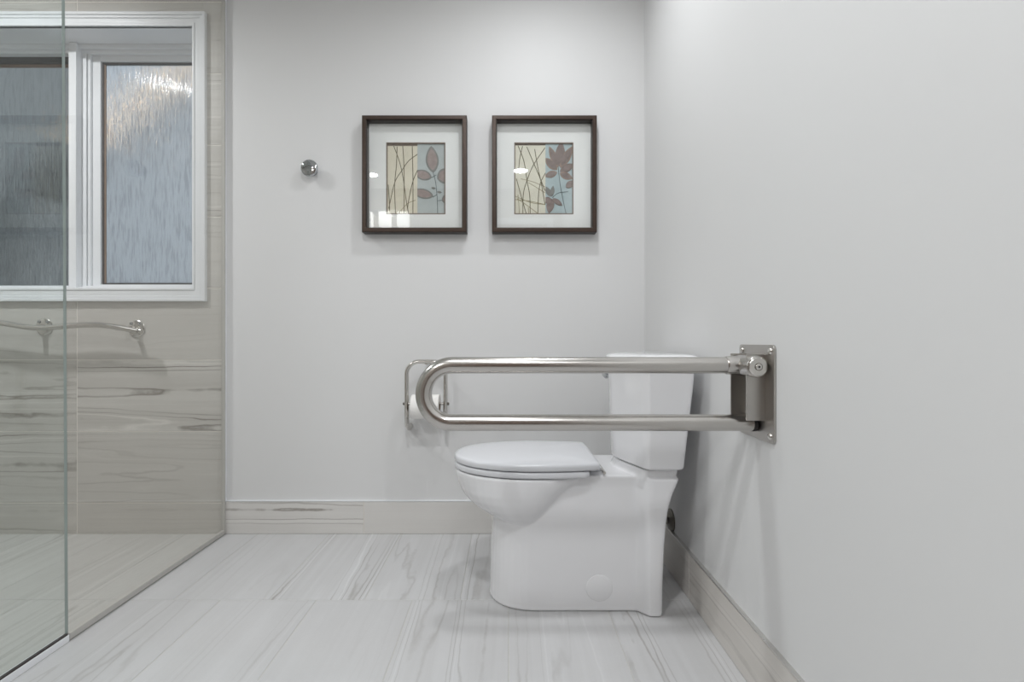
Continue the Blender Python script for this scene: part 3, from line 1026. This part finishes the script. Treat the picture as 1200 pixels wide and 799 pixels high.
def picture(cx, cz, label, box, split, cream, blue, twigs, faint, stems, leaves, band):
    """box: the print in its own drawing coordinates (x0, x1, y0, y1), y down"""
    FW, FH, yf = .4387, .4885, 2.140
    t = thing('framed_picture', label, 'picture', (cx, YB, cz), 'botanical pictures on the back wall')
    x0, x1, z0, z1 = cx - FW / 2, cx + FW / 2, cz - FH / 2, cz + FH / 2
    fr = MB().frame(x0, x1, z0, z1, .0125, yf, YB - .0006)
    fr.build('frame', M_WOOD, t, bevel=.0012)
    MB().frame(x0 + .001, x1 - .001, z0 + .001, z1 - .001, .017, yf - .0035, yf + .004).build('frame_face', M_BRONZE, t, bevel=.0022)
    MB().frame(x0 + .0105, x1 - .0105, z0 + .0105, z1 - .0105, .010, yf + .003, YB - .004).build('inner_lip', M_WOOD, t, bevel=.001)
    MB().box(x0 + .012, x1 - .012, YB - .004, YB - .0008, z0 + .012, z1 - .012).build('backing_board', M_CORE, t)
    # mat with its opening
    pw, ph = .2495, .3035
    pcz = cz - .008
    a0, a1, b0, b1 = cx - pw / 2, cx + pw / 2, pcz - ph / 2, pcz + ph / 2
    m_ = MB()
    ym, yb = 2.1755, 2.1815
    m_.box(x0 + .012, a0, ym, yb, z0 + .012, z1 - .012).box(a1, x1 - .012, ym, yb, z0 + .012, z1 - .012)
    m_.box(a0, a1, ym, yb, z0 + .012, b0).box(a0, a1, ym, yb, b1, z1 - .012)
    m_.build('mat_board', M_MAT, t)
    MB().frame(a0 - .001, a1 + .001, b0 - .001, b1 + .001, .0045, ym - .0003, yb).build('mat_fillet', M_FILLET, t)
    MB().box(x0 + .012, x1 - .012, 2.1685, 2.1705, z0 + .012, z1 - .012).build('picture_glass', M_GLASS_P, t)
    # the print
    yp = 2.1812
    bx0, bx1, by0, by1 = box

    def q(p, lift=0.0):
        return (a0 + (p[0] - bx0) / (bx1 - bx0) * pw, yp - lift, b1 - (p[1] - by0) / (by1 - by0) * ph)

    sheet = MB().box(a0, a1, yp, yp + .002, b0, b1).build('art_print', blue, t)

    def part(polys, name, mat, lift):
        mb_ = MB()
        for poly in polys:
            if len(poly) > 2:
                k0 = len(mb_.v)
                mb_.v += [q(p, lift) for p in poly] + [q(p, 0) for p in poly]
                m2 = len(poly)
                mb_.f.append(tuple(k0 + i for i in range(m2)))
                for i in range(m2):
                    j = (i + 1) % m2
                    mb_.f.append((k0 + i, k0 + j, k0 + m2 + j, k0 + m2 + i))
        if mb_.v:
            mb_.build(name, mat, sheet)

    V2 = lambda *p: Vector(p)
    part([[V2(bx0, by0 + band), V2(split, by0 + band), V2(split, by1), V2(bx0, by1)]], 'cream_panel', cream, .0003)
    part([[V2(bx0, by0), V2(split, by0), V2(split, by0 + band), V2(bx0, by0 + band)]], 'taupe_band', M_FILLET, .0003)

    def ribbon(pl, w, xa0, xa1):
        # catmull-rom, drawn as short quads so that clipping stays convex
        pl = [Vector(p) for p in pl]
        ext = [pl[0] * 2 - pl[1]] + pl + [pl[-1] * 2 - pl[-2]]
        fine = []
        for i in range(1, len(ext) - 2):
            for s in range(8):
                u = s / 8
                p0, p1, p2, p3 = ext[i - 1:i + 3]
                fine.append(.5 * ((2 * p1) + (p2 - p0) * u + (2 * p0 - 5 * p1 + 4 * p2 - p3) * u * u + (3 * p1 - p0 - 3 * p2 + p3) * u ** 3))
        fine.append(pl[-1])
        out = []
        for a, b in zip(fine, fine[1:]):
            d = (b - a).normalized()
            nn = Vector((-d.y, d.x)) * w
            e = d * 1.0
            out.append(clip([a - e + nn, b + e + nn, b + e - nn, a - e - nn], xa0, xa1, by0 + band, by1))
        return out

    for i, pl in enumerate(faint):
        part(ribbon(pl, 3.2, bx0, split), 'faint_twig', M_TWIGL, .0005 + .00004 * i)
    for i, pl in enumerate(twigs):
        part(ribbon(pl, 3.6, bx0, split), 'twig', M_TWIG, .0008 + .00004 * i)
    for i, pl in enumerate(stems):
        part(ribbon(pl, 3.2, split, bx1), 'stem', M_STEM, .0005 + .00004 * i)
    for i, (b, tip, w, mats, fat) in enumerate(leaves):
        edge = clip(lens(b, tip, w, fat=fat), split, bx1, by0, by1)
        part([edge], 'leaf', mats[0], .0009 + .00005 * i)
        bb_, tt_ = Vector(b), Vector(tip)
        inner = clip(lens(bb_ + (tt_ - bb_) * .1, tt_ - (tt_ - bb_) * .1, w * .74, fat=fat), split, bx1, by0, by1)
        part([inner], 'leaf_blush', mats[1], .0014 + .00005 * i)
    return t


LA = (M_LEAFEDGE, M_LEAF)
picture(-.387, 1.519, 'framed print of rounded plum leaves, the picture nearer the round wall knob',
        (20, 612, 38, 758), 330, M_CREAM, M_BLUE,
        [[(92, 70), (150, 230), (187, 400), (222, 650), (240, 745)], [(125, 75), (118, 260), (100, 470), (108, 745)], [(182, 70), (195, 300), (195, 745)],
         [(278, 70), (285, 400), (285, 745)], [(332, 150), (240, 220), (170, 320), (100, 440), (40, 700)], [(332, 310), (280, 440), (235, 660), (238, 745)],
         [(35, 460), (45, 600), (50, 720)]],
        [[(140, 745), (230, 650), (310, 615)]],
        [[(488, 330), (515, 440), (530, 600), (535, 756)], [(470, 385), (495, 375), (520, 360)], [(485, 585), (525, 560)], [(540, 620), (590, 615)]],
        [((490, 338), (468, 66), 66, LA, .75), ((475, 388), (290, 330), 52, LA, .7), ((530, 400), (690, 340), 78, LA, .7), ((492, 575), (270, 520), 50, LA, .7),
         ((575, 620), (700, 580), 50, LA, .7), ((515, 495), (468, 488), 11, (M_LEAFEDGE, M_LEAFEDGE), .9), ((528, 530), (578, 538), 12, (M_LEAFEDGE, M_LEAFEDGE), .9)], 30)
LB = (M_LEAF2E, M_LEAF2)
LC = (M_LEAF2, M_LEAF2)
picture(.157, 1.519, 'framed print of spiky brown leaves over pale teal, nearest the right wall',
        (35, 630, 38, 760), 350, M_CREAM2, M_BLUE2,
        [[(117, 70), (88, 200), (75, 345)], [(72, 66), (130, 220), (165, 430), (190, 570), (195, 752)], [(160, 75), (230, 240), (290, 380), (345, 520)],
         [(240, 100), (275, 300), (305, 430), (345, 660)], [(345, 85), (225, 265), (158, 430), (125, 560), (120, 752)], [(55, 400), (110, 600), (155, 755)],
         [(350, 340), (300, 440), (280, 560), (272, 752)]],
        [[(100, 400), (220, 430), (345, 480)], [(180, 440), (345, 540)], [(40, 575), (200, 640), (350, 662)], [(60, 600), (150, 660), (275, 752)], [(70, 560), (78, 640), (85, 752)],
         [(40, 610), (180, 625), (345, 660)], [(175, 690), (180, 752)]],
        [[(485, 345), (500, 460), (525, 600), (560, 758)], [(420, 590), (480, 545), (580, 530)], [(480, 280), (484, 350)]],
        [((480, 285), (388, 72), 38, LB, .8), ((490, 275), (510, 20), 50, LC, .8), ((500, 290), (625, 70), 44, LB, .8), ((470, 310), (345, 190), 42, LB, .8),
         ((470, 335), (340, 375), 34, LB, .8), ((497, 330), (640, 250), 40, LC, .8), ((495, 342), (625, 400), 36, LB, .8),
         ((405, 580), (352, 478), 26, (M_LEAFEDGE, M_LEAFEDGE), .8), ((412, 580), (428, 470), 22, (M_LEAFEDGE, M_LEAFEDGE), .8),
         ((422, 600), (522, 672), 26, LC, .8), ((412, 600), (385, 750), 40, LC, .8), ((405, 598), (330, 640), 34, LC, .8), ((560, 490), (640, 420), 34, LC, .8)], 24)

# ================================================================== bathroom vanity light on the front wall (seen mirrored in the picture glass)
t = thing('vanity_light', 'row of square white glass lamp shades on the wall behind the viewpoint', 'wall lamp', (-1.3, YF, 2.15))
MB().box(-1.62, -.98, YF, YF + .02, 2.13, 2.21).build('back_plate', M_NICKEL, t, bevel=.003)
M_SHADE = emit('glowing_shade_glass', (1, .98, .96, 1), 4.5)
for i in range(3):
    x = -1.46 + .19 * i
    MB().box(x - .055, x + .055, YF + .04, YF + .15, 2.01, 2.16).build('lamp_shade', M_SHADE, t, bevel=.006)
    MB().box(x - .015, x + .015, YF + .015, YF + .06, 2.15, 2.18).build('arm', M_NICKEL, t)
